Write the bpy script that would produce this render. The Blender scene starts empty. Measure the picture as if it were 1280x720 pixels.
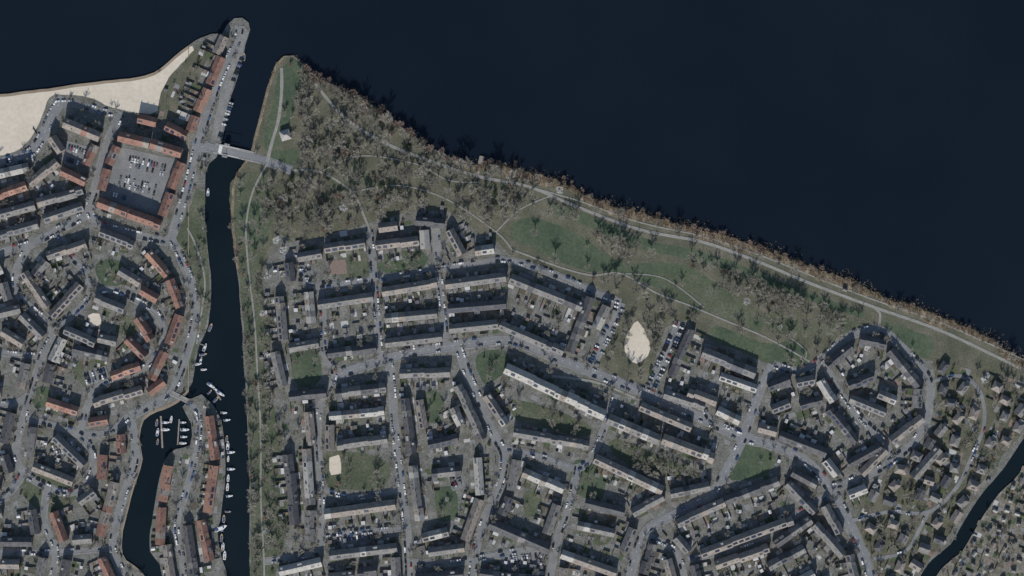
import bpy, math, random
import numpy as np
from mathutils.geometry import tessellate_polygon
from mathutils import Vector
random.seed(7)
S=0.75
def W(x,y): return ((x-640)*S,(360-y)*S)
scene=bpy.context.scene
scene.view_settings.view_transform='Standard'; scene.view_settings.look='None'; scene.view_settings.exposure=0

# ------------------------------------------------------------ materials
def mat(name,cols,scale=0.1,rough=0.9,detail=6,scale2=None,randobj=0.0,spec=0.2,lo=0.3,hi=0.7,amp2=0.25):
    m=bpy.data.materials.new(name); m.use_nodes=True
    nt=m.node_tree; N=nt.nodes; Lk=nt.links
    b=N['Principled BSDF']; b.inputs['Roughness'].default_value=rough
    b.inputs['Specular IOR Level'].default_value=spec
    g=N.new('ShaderNodeNewGeometry')
    n=N.new('ShaderNodeTexNoise'); n.inputs['Scale'].default_value=scale; n.inputs['Detail'].default_value=detail; n.inputs['Roughness'].default_value=0.65
    Lk.new(g.outputs['Position'],n.inputs['Vector'])
    r=N.new('ShaderNodeValToRGB'); e=r.color_ramp.elements
    k=len(cols)
    while len(e)<k: e.new(0.5)
    for i,c in enumerate(cols):
        e[i].position=lo+(hi-lo)*i/max(1,k-1); e[i].color=(*c,1)
    Lk.new(n.outputs['Fac'],r.inputs['Fac'])
    out=r.outputs['Color']
    if scale2:
        n2=N.new('ShaderNodeTexNoise'); n2.inputs['Scale'].default_value=scale2; n2.inputs['Detail'].default_value=3
        Lk.new(g.outputs['Position'],n2.inputs['Vector'])
        mr=N.new('ShaderNodeMapRange'); mr.inputs[1].default_value=0.3; mr.inputs[2].default_value=0.7
        mr.inputs[3].default_value=1-amp2; mr.inputs[4].default_value=1+amp2
        Lk.new(n2.outputs['Fac'],mr.inputs[0])
        vm=N.new('ShaderNodeVectorMath'); vm.operation='SCALE'
        Lk.new(out,vm.inputs[0]); Lk.new(mr.outputs[0],vm.inputs['Scale']); out=vm.outputs[0]
    if randobj>0:
        oi=N.new('ShaderNodeObjectInfo'); mr=N.new('ShaderNodeMapRange')
        mr.inputs[3].default_value=1-randobj; mr.inputs[4].default_value=1+randobj
        Lk.new(oi.outputs['Random'],mr.inputs[0])
        vm=N.new('ShaderNodeVectorMath'); vm.operation='SCALE'
        Lk.new(out,vm.inputs[0]); Lk.new(mr.outputs[0],vm.inputs['Scale']); out=vm.outputs[0]
    Lk.new(out,b.inputs['Base Color'])
    return m
def m1(name,c,v=0.2,**k):
    return mat(name,[tuple(x*(1-v) for x in c),tuple(x*(1+v) for x in c)],**k)

M={}
M['water']=mat('lake_water',[(0.0042,0.0082,0.0145),(0.0070,0.0125,0.0205)],scale=0.003,rough=0.25,spec=0.22,detail=3)
M['canal']=mat('canal_water',[(0.0045,0.0095,0.0135),(0.007,0.0135,0.018)],scale=0.01,rough=0.25,spec=0.22,detail=3)
M['town']=mat('town_ground',[(0.09,0.095,0.075),(0.145,0.145,0.13),(0.215,0.215,0.20)],scale=0.11,scale2=0.7,amp2=0.35)
M['grass']=mat('park_grass',[(0.058,0.074,0.047),(0.09,0.104,0.067),(0.135,0.138,0.10)],scale=0.03,scale2=0.5,amp2=0.28,detail=9)
M['lawn']=mat('lawn_grass',[(0.048,0.070,0.047),(0.072,0.097,0.060),(0.11,0.125,0.085)],scale=0.03,scale2=0.35,amp2=0.2,detail=10)
M['wood']=mat('woodland_floor',[(0.068,0.075,0.05),(0.108,0.108,0.076),(0.165,0.152,0.118)],scale=0.045,scale2=0.8,amp2=0.3,detail=9)
M['allot']=mat('allotment_ground',[(0.11,0.105,0.08),(0.17,0.158,0.13),(0.26,0.24,0.205)],scale=0.1,scale2=0.8,amp2=0.35,detail=9)
M['sand']=mat('beach_sand',[(0.52,0.46,0.365),(0.63,0.56,0.46)],scale=0.03,scale2=0.3,amp2=0.07,detail=8)
M['wetsand']=mat('wet_sand',[(0.20,0.16,0.12),(0.32,0.26,0.19)],scale=0.05)
M['road']=mat('brick_road',[(0.15,0.155,0.155),(0.19,0.195,0.195),(0.24,0.24,0.235)],scale=0.06,scale2=0.6,amp2=0.14,detail=8)
M['asph']=mat('asphalt',[(0.165,0.17,0.175),(0.215,0.22,0.225)],scale=0.05,scale2=0.6,amp2=0.12,detail=8)
M['pave']=mat('pavement_slabs',[(0.15,0.15,0.14),(0.25,0.25,0.24)],scale=0.12,scale2=0.9,amp2=0.22,detail=8)
M['path']=mat('path_shells',[(0.21,0.205,0.185),(0.28,0.275,0.25)],scale=0.1,scale2=0.8,amp2=0.15)
M['kerb']=m1('kerb_stone',(0.3,0.3,0.29),scale=0.5)
M['reedg']=mat('reed_litter',[(0.10,0.082,0.058),(0.19,0.155,0.11),(0.32,0.265,0.195)],scale=0.15,scale2=0.8,amp2=0.35)
M['reed']=mat('reed_stems',[(0.15,0.115,0.075),(0.36,0.285,0.19)],scale=0.16,scale2=1.2,amp2=0.3)
M['quay']=m1('quay_stone',(0.24,0.235,0.225),scale=0.3)
M['timber']=m1('weathered_timber',(0.25,0.22,0.19),scale=0.5)
M['line']=m1('road_paint',(0.75,0.75,0.73),v=.05,scale=0.5)
ROW_M=[m1('brick_wall_brown',(0.26,0.20,0.16),scale=0.4),
 m1('roof_tile_grey',(0.16,0.155,0.15),v=.3,scale=0.25,scale2=1.5),
 m1('roof_tile_brown',(0.21,0.185,0.165),v=.3,scale=0.25,scale2=1.5),
 m1('roof_tile_red',(0.205,0.118,0.094),v=.3,scale=0.2,scale2=1.5),
 m1('roof_gravel_light',(0.31,0.30,0.28),v=.2,scale=0.25,scale2=1.5),
 m1('window_glass',(0.03,0.04,0.05),scale=0.5,rough=0.1,spec=0.5),
 m1('white_paint',(0.6,0.6,0.58),v=.08,scale=0.5),
 m1('solar_panel',(0.02,0.028,0.05),scale=0.5,rough=0.25,spec=0.5),
 m1('bitumen_roof',(0.10,0.103,0.106),v=.3,scale=0.3),
 m1('painted_door',(0.10,0.14,0.16),scale=0.5),
 m1('roof_tile_dark',(0.085,0.085,0.09),v=.3,scale=0.25,scale2=1.5),
 m1('roof_tile_orange',(0.27,0.16,0.12),v=.25,scale=0.2,scale2=1.5),
]
GAR_M=[m1('patio_grey',(0.21,0.21,0.21),v=.25,scale=0.8),
 m1('patio_light',(0.42,0.415,0.40),v=.15,scale=0.8),
 m1('garden_lawn',(0.075,0.098,0.055),v=.3,scale=0.6),
 m1('garden_soil',(0.10,0.09,0.072),v=.35,scale=0.7),
 m1('patio_brick',(0.21,0.16,0.135),v=.3,scale=0.8),
 m1('timber_fence',(0.17,0.145,0.12),v=.3,scale=0.6),
 m1('shed_felt_roof',(0.15,0.155,0.16),v=.45,scale=0.12),
 m1('shed_pale_roof',(0.5,0.5,0.5),v=.2,scale=0.3),
 m1('shrub_leaves',(0.05,0.068,0.032),v=.4,scale=0.5),
 m1('hedge_twigs',(0.13,0.12,0.095),v=.35,scale=0.5),
 m1('garden_moss',(0.14,0.142,0.11),v=.3,scale=0.7),
]
M['bark']=m1('bark',(0.24,0.225,0.195),scale=0.8,randobj=.2)
M['twig']=m1('bare_twigs',(0.205,0.192,0.158),v=.25,scale=0.3,randobj=.38)
M['twigr']=m1('reddish_twigs',(0.205,0.15,0.12),v=.25,scale=0.3,randobj=.3)
M['bloss']=m1('pale_twigs',(0.45,0.45,0.42),v=.2,scale=0.3,randobj=.2)
M['ever']=m1('evergreen_leaves',(0.045,0.065,0.03),v=.4,scale=0.6,randobj=.3)
M['rock']=m1('shore_boulder',(0.2,0.19,0.17),v=.3,scale=0.6)

class MB:
    def __init__(s): s.v=[];s.f=[];s.m=[]
    def face(s,pts,mi=0):
        b=len(s.v); s.v.extend(pts); s.f.append(tuple(range(b,b+len(pts)))); s.m.append(mi)
    def obj(s,name,mats,parent=None):
        me=bpy.data.meshes.new(name); me.from_pydata(s.v,[],s.f)
        for a in mats: me.materials.append(a)
        me.polygons.foreach_set('material_index',s.m)
        me.update()
        o=bpy.data.objects.new(name,me); scene.collection.objects.link(o)
        if parent: o.parent=parent
        return o
class Fr:
    def __init__(s,ox,oy,ang): s.ox=ox;s.oy=oy;s.c=math.cos(ang);s.s=math.sin(ang)
    def P(s,u,v,z): return (s.ox+u*s.c-v*s.s, s.oy+u*s.s+v*s.c, z)
def box(mb,F,u0,u1,v0,v1,z0,z1,mi,top=None):
    P=F.P; a=[P(u0,v0,z0),P(u1,v0,z0),P(u1,v1,z0),P(u0,v1,z0)]; b=[P(u0,v0,z1),P(u1,v0,z1),P(u1,v1,z1),P(u0,v1,z1)]
    base=len(mb.v); mb.v.extend(a+b)
    for q,mm in (((0,1,5,4),mi),((1,2,6,5),mi),((2,3,7,6),mi),((3,0,4,7),mi),((4,5,6,7),mi if top is None else top)):
        mb.f.append(tuple(base+i for i in q)); mb.m.append(mm)

# ------------------------------------------------------------ occupancy grid (map plan)
PAD=70; GW=1280+2*PAD; GH=720+2*PAD
G=np.zeros((GH,GW),np.uint8)
WATER,FREE,GREEN,ROAD,BLD,GARD,SAND,VILLA=0,1,2,3,4,5,6,7
def fill(pts,code,only=None):
    xs=[p[0] for p in pts]; ys=[p[1] for p in pts]
    x0=max(-PAD,int(min(xs))-1); x1=min(1280+PAD-1,int(max(xs))+2); y0=max(-PAD,int(min(ys))-1); y1=min(720+PAD-1,int(max(ys))+2)
    if x1<=x0 or y1<=y0: return
    X,Y=np.meshgrid(np.arange(x0,x1)+.5,np.arange(y0,y1)+.5)
    ins=np.zeros(X.shape,bool); n=len(pts)
    for i in range(n):
        ax,ay=pts[i]; bx,by=pts[(i+1)%n]
        if ay==by: continue
        ins^=((ay>Y)!=(by>Y))&(X<(bx-ax)*(Y-ay)/(by-ay)+ax)
    sub=G[y0+PAD:y1+PAD,x0+PAD:x1+PAD]
    if only is not None: ins=ins&np.isin(sub,only)
    sub[ins]=code
def code(x,y):
    i=int(math.floor(y))+PAD;j=int(math.floor(x))+PAD
    if 0<=i<GH and 0<=j<GW: return G[i,j]
    return 255
def spline(pts,step=6,closed=False):
    out=[];n=len(pts)
    rngi=range(n) if closed else range(n-1)
    for i in rngi:
        if closed: p0,p1,p2,p3=[pts[(i+k)%n] for k in (-1,0,1,2)]
        else: p0=pts[max(i-1,0)];p1=pts[i];p2=pts[i+1];p3=pts[min(i+2,n-1)]
        d=math.dist(p1,p2); k=max(1,int(d/step))
        for j in range(k):
            t=j/k
            out.append(tuple(0.5*((2*p1[a])+(-p0[a]+p2[a])*t+(2*p0[a]-5*p1[a]+4*p2[a]-p3[a])*t*t+(-p0[a]+3*p1[a]-3*p2[a]+p3[a])*t**3) for a in (0,1)))
    if not closed: out.append(tuple(pts[-1]))
    return out
def jit(pts,a=1.2):
    return [(x+random.uniform(-a,a),y+random.uniform(-a,a)) for x,y in pts]

# ------------------------------------------------------------ coastlines (map units)
west_shore=[(-70,128),(0,118),(50,112),(100,105),(140,100),(180,95),(203,84),(218,70),(235,57),(250,47),(265,42),(278,42),(284,30),(293,23),(303,22),(311,28),(313,37),(307,56),(304,72),(297,96),(289,120),(286,140),(281,160),(276,182),(271,196),(261,204),(257,215),(256,245),(257,280),(261,320),(264,350),(263,382),(260,408),(250,430),(244,455),(240,478),(229,493),(213,505),(195,511),(179,522),(174,545),(177,570),(170,595),(163,620),(155,650),(151,680),(158,700),(176,713),(186,730)]
pen_shore=[(205,730),(199,705),(188,690),(187,670),(192,640),(198,605),(206,575),(219,562),(238,556),(239,530),(228,508),(238,499),(252,493),(265,505),(276,525),(281,560),(281,600),(277,640),(272,668),(276,692),(284,720),(286,740)]
east_w=[(314,740),(312,700),(312,650),(312,600),(310,550),(308,500),(305,460),(303,420),(300,380),(298,350),(294,320),(290,290),(289,260),(291,230),(297,215),(313,192),(319,170),(325,145),(331,120),(338,98),(345,80),(354,70),(367,69),(379,80)]
east_n=[(379,80),(400,96),(420,108),(440,116),(470,134),(490,152),(512,165),(530,178),(550,190),(575,200),(600,206),(625,206),(655,213),(690,224),(725,240),(760,256),(800,266),(850,280),(900,293),(950,310),(1000,328),(1050,345),(1070,353),(1100,370),(1150,386),(1200,406),(1240,425),(1280,450),(1350,485)]
se_w=[(1340,480),(1300,530),(1280,548),(1255,585),(1227,618),(1206,650),(1188,680),(1160,705),(1140,740)]
FAR=4200
ws=jit(spline(west_shore,9),.5); ps=jit(spline(pen_shore,9),.5); ew=jit(spline(east_w,9),.6); en=jit(spline(east_n,5),1.9)
west_poly=[(-FAR,300),(-600,170)]+ws+[(186,FAR),(-FAR,FAR)]
pen_poly=ps+[(286,FAR),(205,FAR)]
sew=jit(spline(se_w,9),.4)
east_poly=ew+en[1:]+[(1380,500)]+[(1345,484)]+sew[1:]+[(1130,FAR),(314,FAR)]
corner_w=[(x+15+(3 if y<600 else 0),y+8) for x,y in sew]
corner_poly=[(FAR,700),(1400,500)]+corner_w+[(1160,FAR),(FAR,FAR)]
for p in (west_poly,pen_poly,east_poly,corner_poly): fill(p,FREE)

def tri_sheet(name,poly,z,m,skirt=None,sm=None):
    pts=[(*W(x,y),z) for x,y in poly]
    tris=tessellate_polygon([[Vector(p) for p in pts]])
    mb=MB(); mb.v=list(pts)
    for t in tris: mb.f.append(tuple(t)); mb.m.append(0)
    if skirt is not None:
        n=len(pts)
        for i in range(n):
            a=pts[i];b=pts[(i+1)%n]
            mb.face([a,b,(b[0],b[1],skirt),(a[0],a[1],skirt)],1)
    return mb.obj(name,[m]+([sm] if sm else []))
tri_sheet('ground',west_poly,0,M['town'],-3,M['quay'])
tri_sheet('ground',pen_poly,0,M['town'],-3,M['quay'])
tri_sheet('ground',east_poly,0,M['town'],-3,M['wood'])
tri_sheet('ground',corner_poly,0,M['allot'],-3,M['wood'])
mb=MB(); R=9000; mb.face([(-R,-R,-1),(R,-R,-1),(R,R,-1),(-R,R,-1)]); mb.obj('lake_water',[M['water']])
tri_sheet('canal_water',[(276,182),(313,192),(289,230),(289,290),(300,400),(306,500),(313,720),(313,760),(150,760),(140,640),(170,500),(235,480),(255,400),(255,210)],-0.95,M['canal'])
tri_sheet('canal_water',[(1350,470),(1370,520),(1180,745),(1130,745),(1275,540)],-0.94,M['canal'])

# ------------------------------------------------------------ green zones
zc=[0.02]
def zone(name,pts,m,cd=GREEN,sm=True,j=1.0,step=7,only=(FREE,GREEN,SAND)):
    p=jit(spline(pts,step,True),j) if sm else pts
    zc[0]+=0.0025
    tri_sheet(name,p,zc[0],m); fill(p,cd,only=list(only))
park_poly=[(x-1,y+1.5) for x,y in ew[ew.index(min(ew,key=lambda p:abs(p[1]-215)+abs(p[0]-297))):]]+[(x-.5,y+2) for x,y in en[1:]]
park_poly+=[(1300,480),(1240,468),(1170,452),(1150,448),(1100,410),(1060,415),(1000,462),(960,455),(880,420),(860,400),(832,408),(808,484),(744,462),(770,400),(776,374),(750,360),(640,322),(622,302),(600,292),(560,264),(520,262),(450,282),(380,302),(345,292),(330,340),(315,340),(300,290)]
zc[0]+=0.0025; tri_sheet('park_ground',park_poly,zc[0],M['wood']); fill(park_poly,GREEN,only=[FREE])
zone('canal_bank_grass',[(291,225),(340,225),(338,300),(326,340),(338,400),(338,440),(335,480),(350,540),(355,600),(358,660),(345,720),(340,745),(316,745),(314,650),(311,560),(309,480),(304,400),(299,340),(291,290)],M['grass'])
zone('canal_bank_grass',[(246,235),(255,240),(256,280),(260,320),(262,352),(261,384),(258,404),(248,425),(242,450),(232,476),(236,430),(245,390),(242,360),(232,335),(220,310),(222,290),(236,262)],M['grass'])
zone('park_lawn',[(642,276),(668,272),(700,283),(735,300),(772,325),(820,328),(862,333),(893,352),(915,368),(895,380),(862,376),(820,358),(775,342),(735,338),(690,322),(655,305),(638,292)],M['lawn'],j=2)
zone('park_lawn',[(820,345),(870,345),(920,375),(990,400),(1040,400),(1085,398),(1050,415),(1000,420),(940,405),(890,392),(850,378)],M['grass'],j=2)
zone('park_lawn',[(895,406),(930,420),(965,430),(992,424),(1012,443),(1000,458),(975,458),(930,440),(890,425)],M['lawn'])
zone('park_lawn',[(1102,398),(1130,410),(1166,424),(1160,450),(1148,446),(1125,425)],M['lawn'])
zone('dike_grass',[(690,255),(740,270),(800,297),(870,313),(945,338),(1000,362),(1080,392),(1076,398),(1000,372),(940,350),(868,326),(798,310),(738,284),(692,266)],M['lawn'])
zone('peninsula_grass',[(350,88),(370,76),(382,92),(372,125),(360,160),(345,185),(330,185),(333,160),(342,125)],M['lawn'])
zone('park_lawn',[(338,190),(372,188),(374,208),(345,206)],M['lawn'])
zone('park_lawn',[(405,210),(440,205),(470,225),(450,250),(420,240)],M['grass'],j=3)
zone('park_lawn',[(300,258),(335,250),(340,275),(320,310),(302,300)],M['lawn'],j=2)
greens=[[(474,320),(528,314),(530,334),(478,340)],[(425,322),(460,318),(462,345),(428,348)],[(596,445),(632,438),(634,462),(606,480)],[(530,492),(550,490),(556,522),(536,528)],[(640,500),(700,515),(740,535),(730,545),(660,530),(642,520)],[(405,568),(450,566),(485,580),(480,608),(430,612),(402,605)],[(655,616),(674,612),(676,640),(658,646)],[(740,655),(760,650),(764,676),(742,680)],[(545,612),(568,612),(572,645),(548,650)],[(770,548),(850,580),(880,592),(850,600),(800,588),(765,565)],[(740,470),(806,492),(803,500),(737,478)],[(365,440),(395,436),(400,475),(372,482)],[(120,330),(150,326),(160,350),(130,358)],[(150,395),(172,400),(168,420),(145,414)],[(22,590),(70,600),(95,622),(60,640),(30,620)],[(40,488),(60,484),(62,505),(44,510)],[(910,570),(940,548),(968,566),(960,592),(915,600)],[(935,400),(950,398),(952,412),(938,412)],[(90,455),(125,450),(135,470),(105,482)],[(720,575),(755,590),(750,625),(715,612)]]
for g in greens: zone('green_square',g,M['grass'] if random.random()<.6 else M['lawn'],j=.8)
zone('play_court',[(412,326),(432,324),(434,342),(414,344)],GAR_M[4],ROAD,False)
zone('beach_sand',[(0,119),(50,113),(100,107),(142,102),(182,97),(205,86),(225,68),(240,57),(243,64),(226,80),(207,104),(197,138),(188,143),(140,134),(112,122),(78,118),(62,122),(46,160),(26,185),(0,195),(-70,205),(-70,130)],M['sand'],SAND,j=.6)
mb=MB()
bs=[(x,y) for x,y in ws if x<236]
zz=zc[0]+.003
for a,b in zip(bs,bs[1:]):
    mb.face([(*W(*a),zz),(*W(*b),zz),(*W(b[0]+1,b[1]+3.5),zz),(*W(a[0]+1,a[1]+3.5),zz)])
mb.obj('wet_sand',[M['wetsand']])
zone('playground_sand',[(797,401),(804,410),(812,428),(810,444),(796,454),(784,446),(780,430),(788,412)],M['sand'],SAND,j=.8)
zone('playground_sand',[(110,394),(124,392),(128,404),(114,408)],M['sand'],SAND,j=.4)
zone('playground_sand',[(412,572),(424,568),(426,592),(414,594)],M['sand'],SAND,j=.4)
zone('scrub',[(243,62),(262,52),(258,75),(248,100),(228,140),(212,150),(197,140),(205,108),(226,82)],M['wood'],FREE)
zone('villa_gardens',[(1168,455),(1200,458),(1275,480),(1300,500),(1278,540),(1240,585),(1205,640),(1170,690),(1120,735),(1080,735),(1072,640),(1110,590),(1160,545),(1172,500)],M['wood'],VILLA)
fill([(1290,560),(1345,580),(1345,785),(1150,785),(1215,660),(1250,620)],VILLA,only=[FREE])
zone('courtyard_paving',[(152,184),(224,200),(212,236),(200,270),(126,246),(138,215)],M['road'],ROAD,False)
zone('courtyard_paving',[(84,176),(114,184),(106,208),(84,208),(74,198)],M['road'],ROAD,False)
zone('quay_paving',[(306,34),(311,40),(305,60),(302,74),(295,97),(287,120),(284,140),(279,160),(274,182),(262,182),(268,150),(275,118),(290,80),(300,50)],M['pave'],ROAD,False)

# ------------------------------------------------------------ roads
roads=[]
def road(pts,w=8,t='road',park=.35): roads.append((pts,w,t,park))
road([(300,32),(297,50),(286,74),(272,105),(262,135),(252,165),(245,190),(237,222),(227,258),(214,298)],9,'road',.6)
road([(214,298),(230,330),(241,360),(244,388),(238,425),(227,462),(214,490),(190,506),(162,520)],8,'road')
road([(240,184),(258,183),(272,187)],10,'asph',0)
road([(316,196),(340,204),(365,213)],8,'asph',0)
road([(80,122),(66,142),(52,172),(36,192),(0,203),(-70,215)],11,'asph',.5)
road([(66,130),(95,130),(130,140),(148,142)],7)
road([(152,140),(138,170),(128,200),(119,236),(112,262),(125,280),(165,292),(212,302)],9,'road',.4)
road([(-70,345),(0,316),(36,306),(72,288),(112,266)],9)
road([(36,306),(22,335),(20,362),(40,385),(66,412),(52,445),(42,480),(30,520),(20,560),(30,590),(58,608),(88,616),(112,598),(116,568),(98,543),(62,530),(32,522)],7,'road',.4)
road([(66,412),(92,392),(112,368),(106,340),(90,322),(72,290)],6)
road([(112,368),(140,362),(170,375),(196,392),(205,420),(190,452),(160,468),(120,486),(98,543)],6,'road',.4)
road([(-70,420),(0,440),(52,445)],6)
road([(162,520),(168,550),(168,580),(156,615),(146,650),(141,685),(150,710),(165,740)],8,'pave',.3)
road([(98,543),(135,540),(162,520)],7)
road([(-70,640),(0,625),(30,590)],7)
road([(60,608),(55,650),(70,690),(60,745)],7)
road([(0,690),(70,690),(141,685)],6)
road([(-70,500),(10,505),(42,490)],6)
road([(232,503),(247,515),(249,545),(241,585),(229,625),(221,660),(228,700),(233,745)],6,'pave',.5)
road([(418,470),(450,459),(492,446),(540,436),(590,429),(640,426),(692,446),(745,467),(800,489),(860,514),(925,545),(965,556),(1010,578),(1040,615),(1060,652),(1082,700),(1092,745)],11,'asph',.35)
road([(350,322),(372,318),(380,350),(400,357),(462,350),(550,336),(600,328),(640,326),(700,346),(745,366),(776,378)],6,'road',.4)
road([(776,378),(768,400),(755,425),(742,455),(735,465)],8,'road',.95)
road([(462,288),(466,330),(470,380),(476,450)],7,'road',.5)
road([(545,285),(549,340),(553,385),(558,432)],7,'road',.5)
road([(486,450),(490,482),(494,540),(501,600),(508,660),(512,745)],8,'road',.5)
road([(572,432),(588,476),(604,510),(620,548),(630,570),(626,602),(608,645),(594,690),(588,745)],9,'road',.4)
road([(630,560),(680,572),(722,585),(745,560),(770,492)],6,'road',.4)
road([(722,585),(712,630),(695,680),(685,745)],7)
road([(850,402),(838,432),(822,466),(810,492)],8,'road',.95)
road([(966,456),(948,492),(930,545),(908,588),(884,622),(838,645),(805,668),(790,710),(784,745)],9,'asph',.3)
road([(966,456),(1002,464),(1028,448),(1062,420),(1098,412),(1128,435),(1158,470),(1162,505),(1148,545),(1110,580),(1060,603),(1036,610)],8,'road',.3)
road([(1028,448),(1046,484),(1075,522),(1108,556),(1112,580)],6,'road',.5)
road([(400,357),(404,400),(405,440),(418,470),(400,510),(398,560),(402,610),(402,665),(395,690),(330,702)],6,'road',.4)
road([(402,610),(440,622),(500,612)],5)
road([(402,668),(450,665),(508,660)],6,'road',.5)
road([(508,700),(550,705),(590,700)],6)
road([(590,700),(640,690),(695,680)],7)
road([(805,668),(845,690),(860,745)],6)
road([(1040,615),(1000,640),(960,668),(900,690),(860,700)],6)
road([(1060,652),(1110,640),(1160,640),(1195,610),(1215,570),(1230,530),(1225,490),(1200,470),(1162,478)],4.6,'road',.2)
road([(1082,700),(1130,690),(1150,660),(1160,640)],4.6,'road',.2)
road([(930,545),(890,528),(880,500),(900,470)],5)
road([(392,102),(430,146),(480,178),(540,202),(600,221),(660,233),(720,258),(800,287),(880,303),(950,328),(1010,353),(1090,383),(1180,415),(1280,462),(1350,490)],3.8,'path',0)
road([(640,228),(720,250),(800,278),(880,296),(950,319),(1010,343),(1090,374),(1180,405),(1285,452)],1.8,'path',0)
road([(640,312),(700,334),(740,344),(776,342),(820,366),(862,382),(910,402),(962,424),(1012,452)],2.0,'path',0)
road([(776,342),(830,348),(880,384)],1.3,'path',0)
road([(1098,412),(1100,392),(1092,384)],3,'path',0)
road([(352,85),(352,115),(348,150),(340,178),(334,202)],4,'path',0)
road([(334,204),(316,240),(308,280),(310,330),(318,400),(322,470),(326,540),(326,620),(330,700),(330,745)],2.2,'path',0)
road([(365,213),(400,215),(440,240),(455,270),(462,288)],2.6,'path',0)
road([(440,240),(500,232),(560,250),(620,290),(640,312)],1.8,'path',0)
road([(400,215),(450,195),(520,205),(560,225),(600,228)],1.5,'path',0)
road([(620,290),(650,262),(690,244)],1.8,'path',0)
road([(690,470),(745,478),(800,500)],3,'path',0)
road([(234,285),(246,310),(256,350),(252,390),(246,430)],2.2,'path',0)
road([(985,420),(1008,440),(1000,458)],1.3,'path',0)
def strip(pts,w,z,mb,mi=0):
    n=len(pts);L=[];Rr=[]
    for i in range(n):
        a=pts[max(i-1,0)];b=pts[min(i+1,n-1)]
        dx,dy=b[0]-a[0],b[1]-a[1]; l=math.hypot(dx,dy) or 1; nx,ny=-dy/l,dx/l
        x,y=pts[i]; ww=w*(1+.06*math.sin(i*.9+x*.1)); L.append((*W(x+nx*ww/2,y+ny*ww/2),z)); Rr.append((*W(x-nx*ww/2,y-ny*ww/2),z))
    for i in range(n-1): mb.face([L[i],L[i+1],Rr[i+1],Rr[i]],mi)
def markline(pts,w,cd):
    for i in range(len(pts)-1):
        a=pts[i];b=pts[i+1];d=math.dist(a,b);k=max(1,int(d/1.0))
        for j in range(k):
            t=j/k;x=a[0]+(b[0]-a[0])*t;y=a[1]+(b[1]-a[1])*t
            r=w/2; i0=int(y-r)+PAD;i1=int(y+r)+PAD+1;j0=int(x-r)+PAD;j1=int(x+r)+PAD+1
            if i0<0 or j0<0: continue
            s=G[i0:i1,j0:j1]; s[s!=WATER]=cd
RS=[]
for pts,w,t,pk in roads:
    sp=spline(pts,5); RS.append((sp,w,t,pk)); markline(sp,w+(3 if w>4.5 else 0),ROAD)
zp=zc[0]+.004
for sp,w,t,pk in RS:
    if w>=5 and t!='path':
        zp+=0.0015; mb=MB(); strip(sp,w+3.6,zp,mb); mb.obj('pavement',[M['pave']])
zp+=0.01
for sp,w,t,pk in RS:
    zp+=0.002; mb=MB(); strip(sp,w,zp,mb); mb.obj('footpath' if t=='path' else 'road',[M['road'] if t=='pave' else M[t]])
dm=MB()
for sp,w,t,pk in RS:
    if t=='asph' and w>=9:
        for i in range(0,len(sp)-1,2):
            a=sp[i];b=sp[i+1]; x0,y0=W(*a);x1,y1=W(*b);F=Fr(x0,y0,math.atan2(y1-y0,x1-x0))
            box(dm,F,0,2.2,-.08,.08,zp+.002,zp+.012,0)
dm.obj('road_markings',[M['line']])
kb=MB()
for sp,w,t,pk in RS:
    if w<6: continue
    for i in range(len(sp)-1):
        a=sp[i];b=sp[i+1]; x0,y0=W(*a);x1,y1=W(*b);l=math.hypot(x1-x0,y1-y0)
        if l<.3: continue
        ang=math.atan2(y1-y0,x1-x0);F=Fr(x0,y0,ang)
        for s in(-1,1):
            ok=True
            mx,my=(a[0]+b[0])/2,(a[1]+b[1])/2; nx,ny=-math.sin(ang)*s,-math.cos(ang)*s
            px,py=mx+nx*w/2,my+ny*w/2
            for sp2,w2,_,_ in RS:
                if sp2 is sp: continue
                for q in sp2[::2]:
                    if abs(q[0]-px)<w2*.75+2 and abs(q[1]-py)<w2*.75+2: ok=False;break
                if not ok:break
            if ok: box(kb,F,0,l,s*w/2*S-.1,s*w/2*S+.1,0,zp+.12,0)
kb.obj('kerbs',[M['kerb']])

def clump(mb,x,y,r,h,mi,n=16,z0=0.0):
    for _ in range(n):
        a=random.uniform(0,6.283);rr=r*math.sqrt(random.random());z=z0+h*random.uniform(.25,1)*(1-.5*(rr/r)**2)
        cx=x+rr*math.cos(a);cy=y+rr*math.sin(a);s=r*random.uniform(.18,.36)
        t=random.uniform(0,6.283);tz=random.uniform(-.6,.6)
        ca,sa=math.cos(t)*s,math.sin(t)*s
        mb.face([(cx-ca,cy-sa,z-tz*s),(cx+sa,cy-ca,z+tz*s*.5),(cx+ca,cy+sa,z+tz*s),(cx-sa,cy+ca,z-tz*s*.5)],mi)

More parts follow.
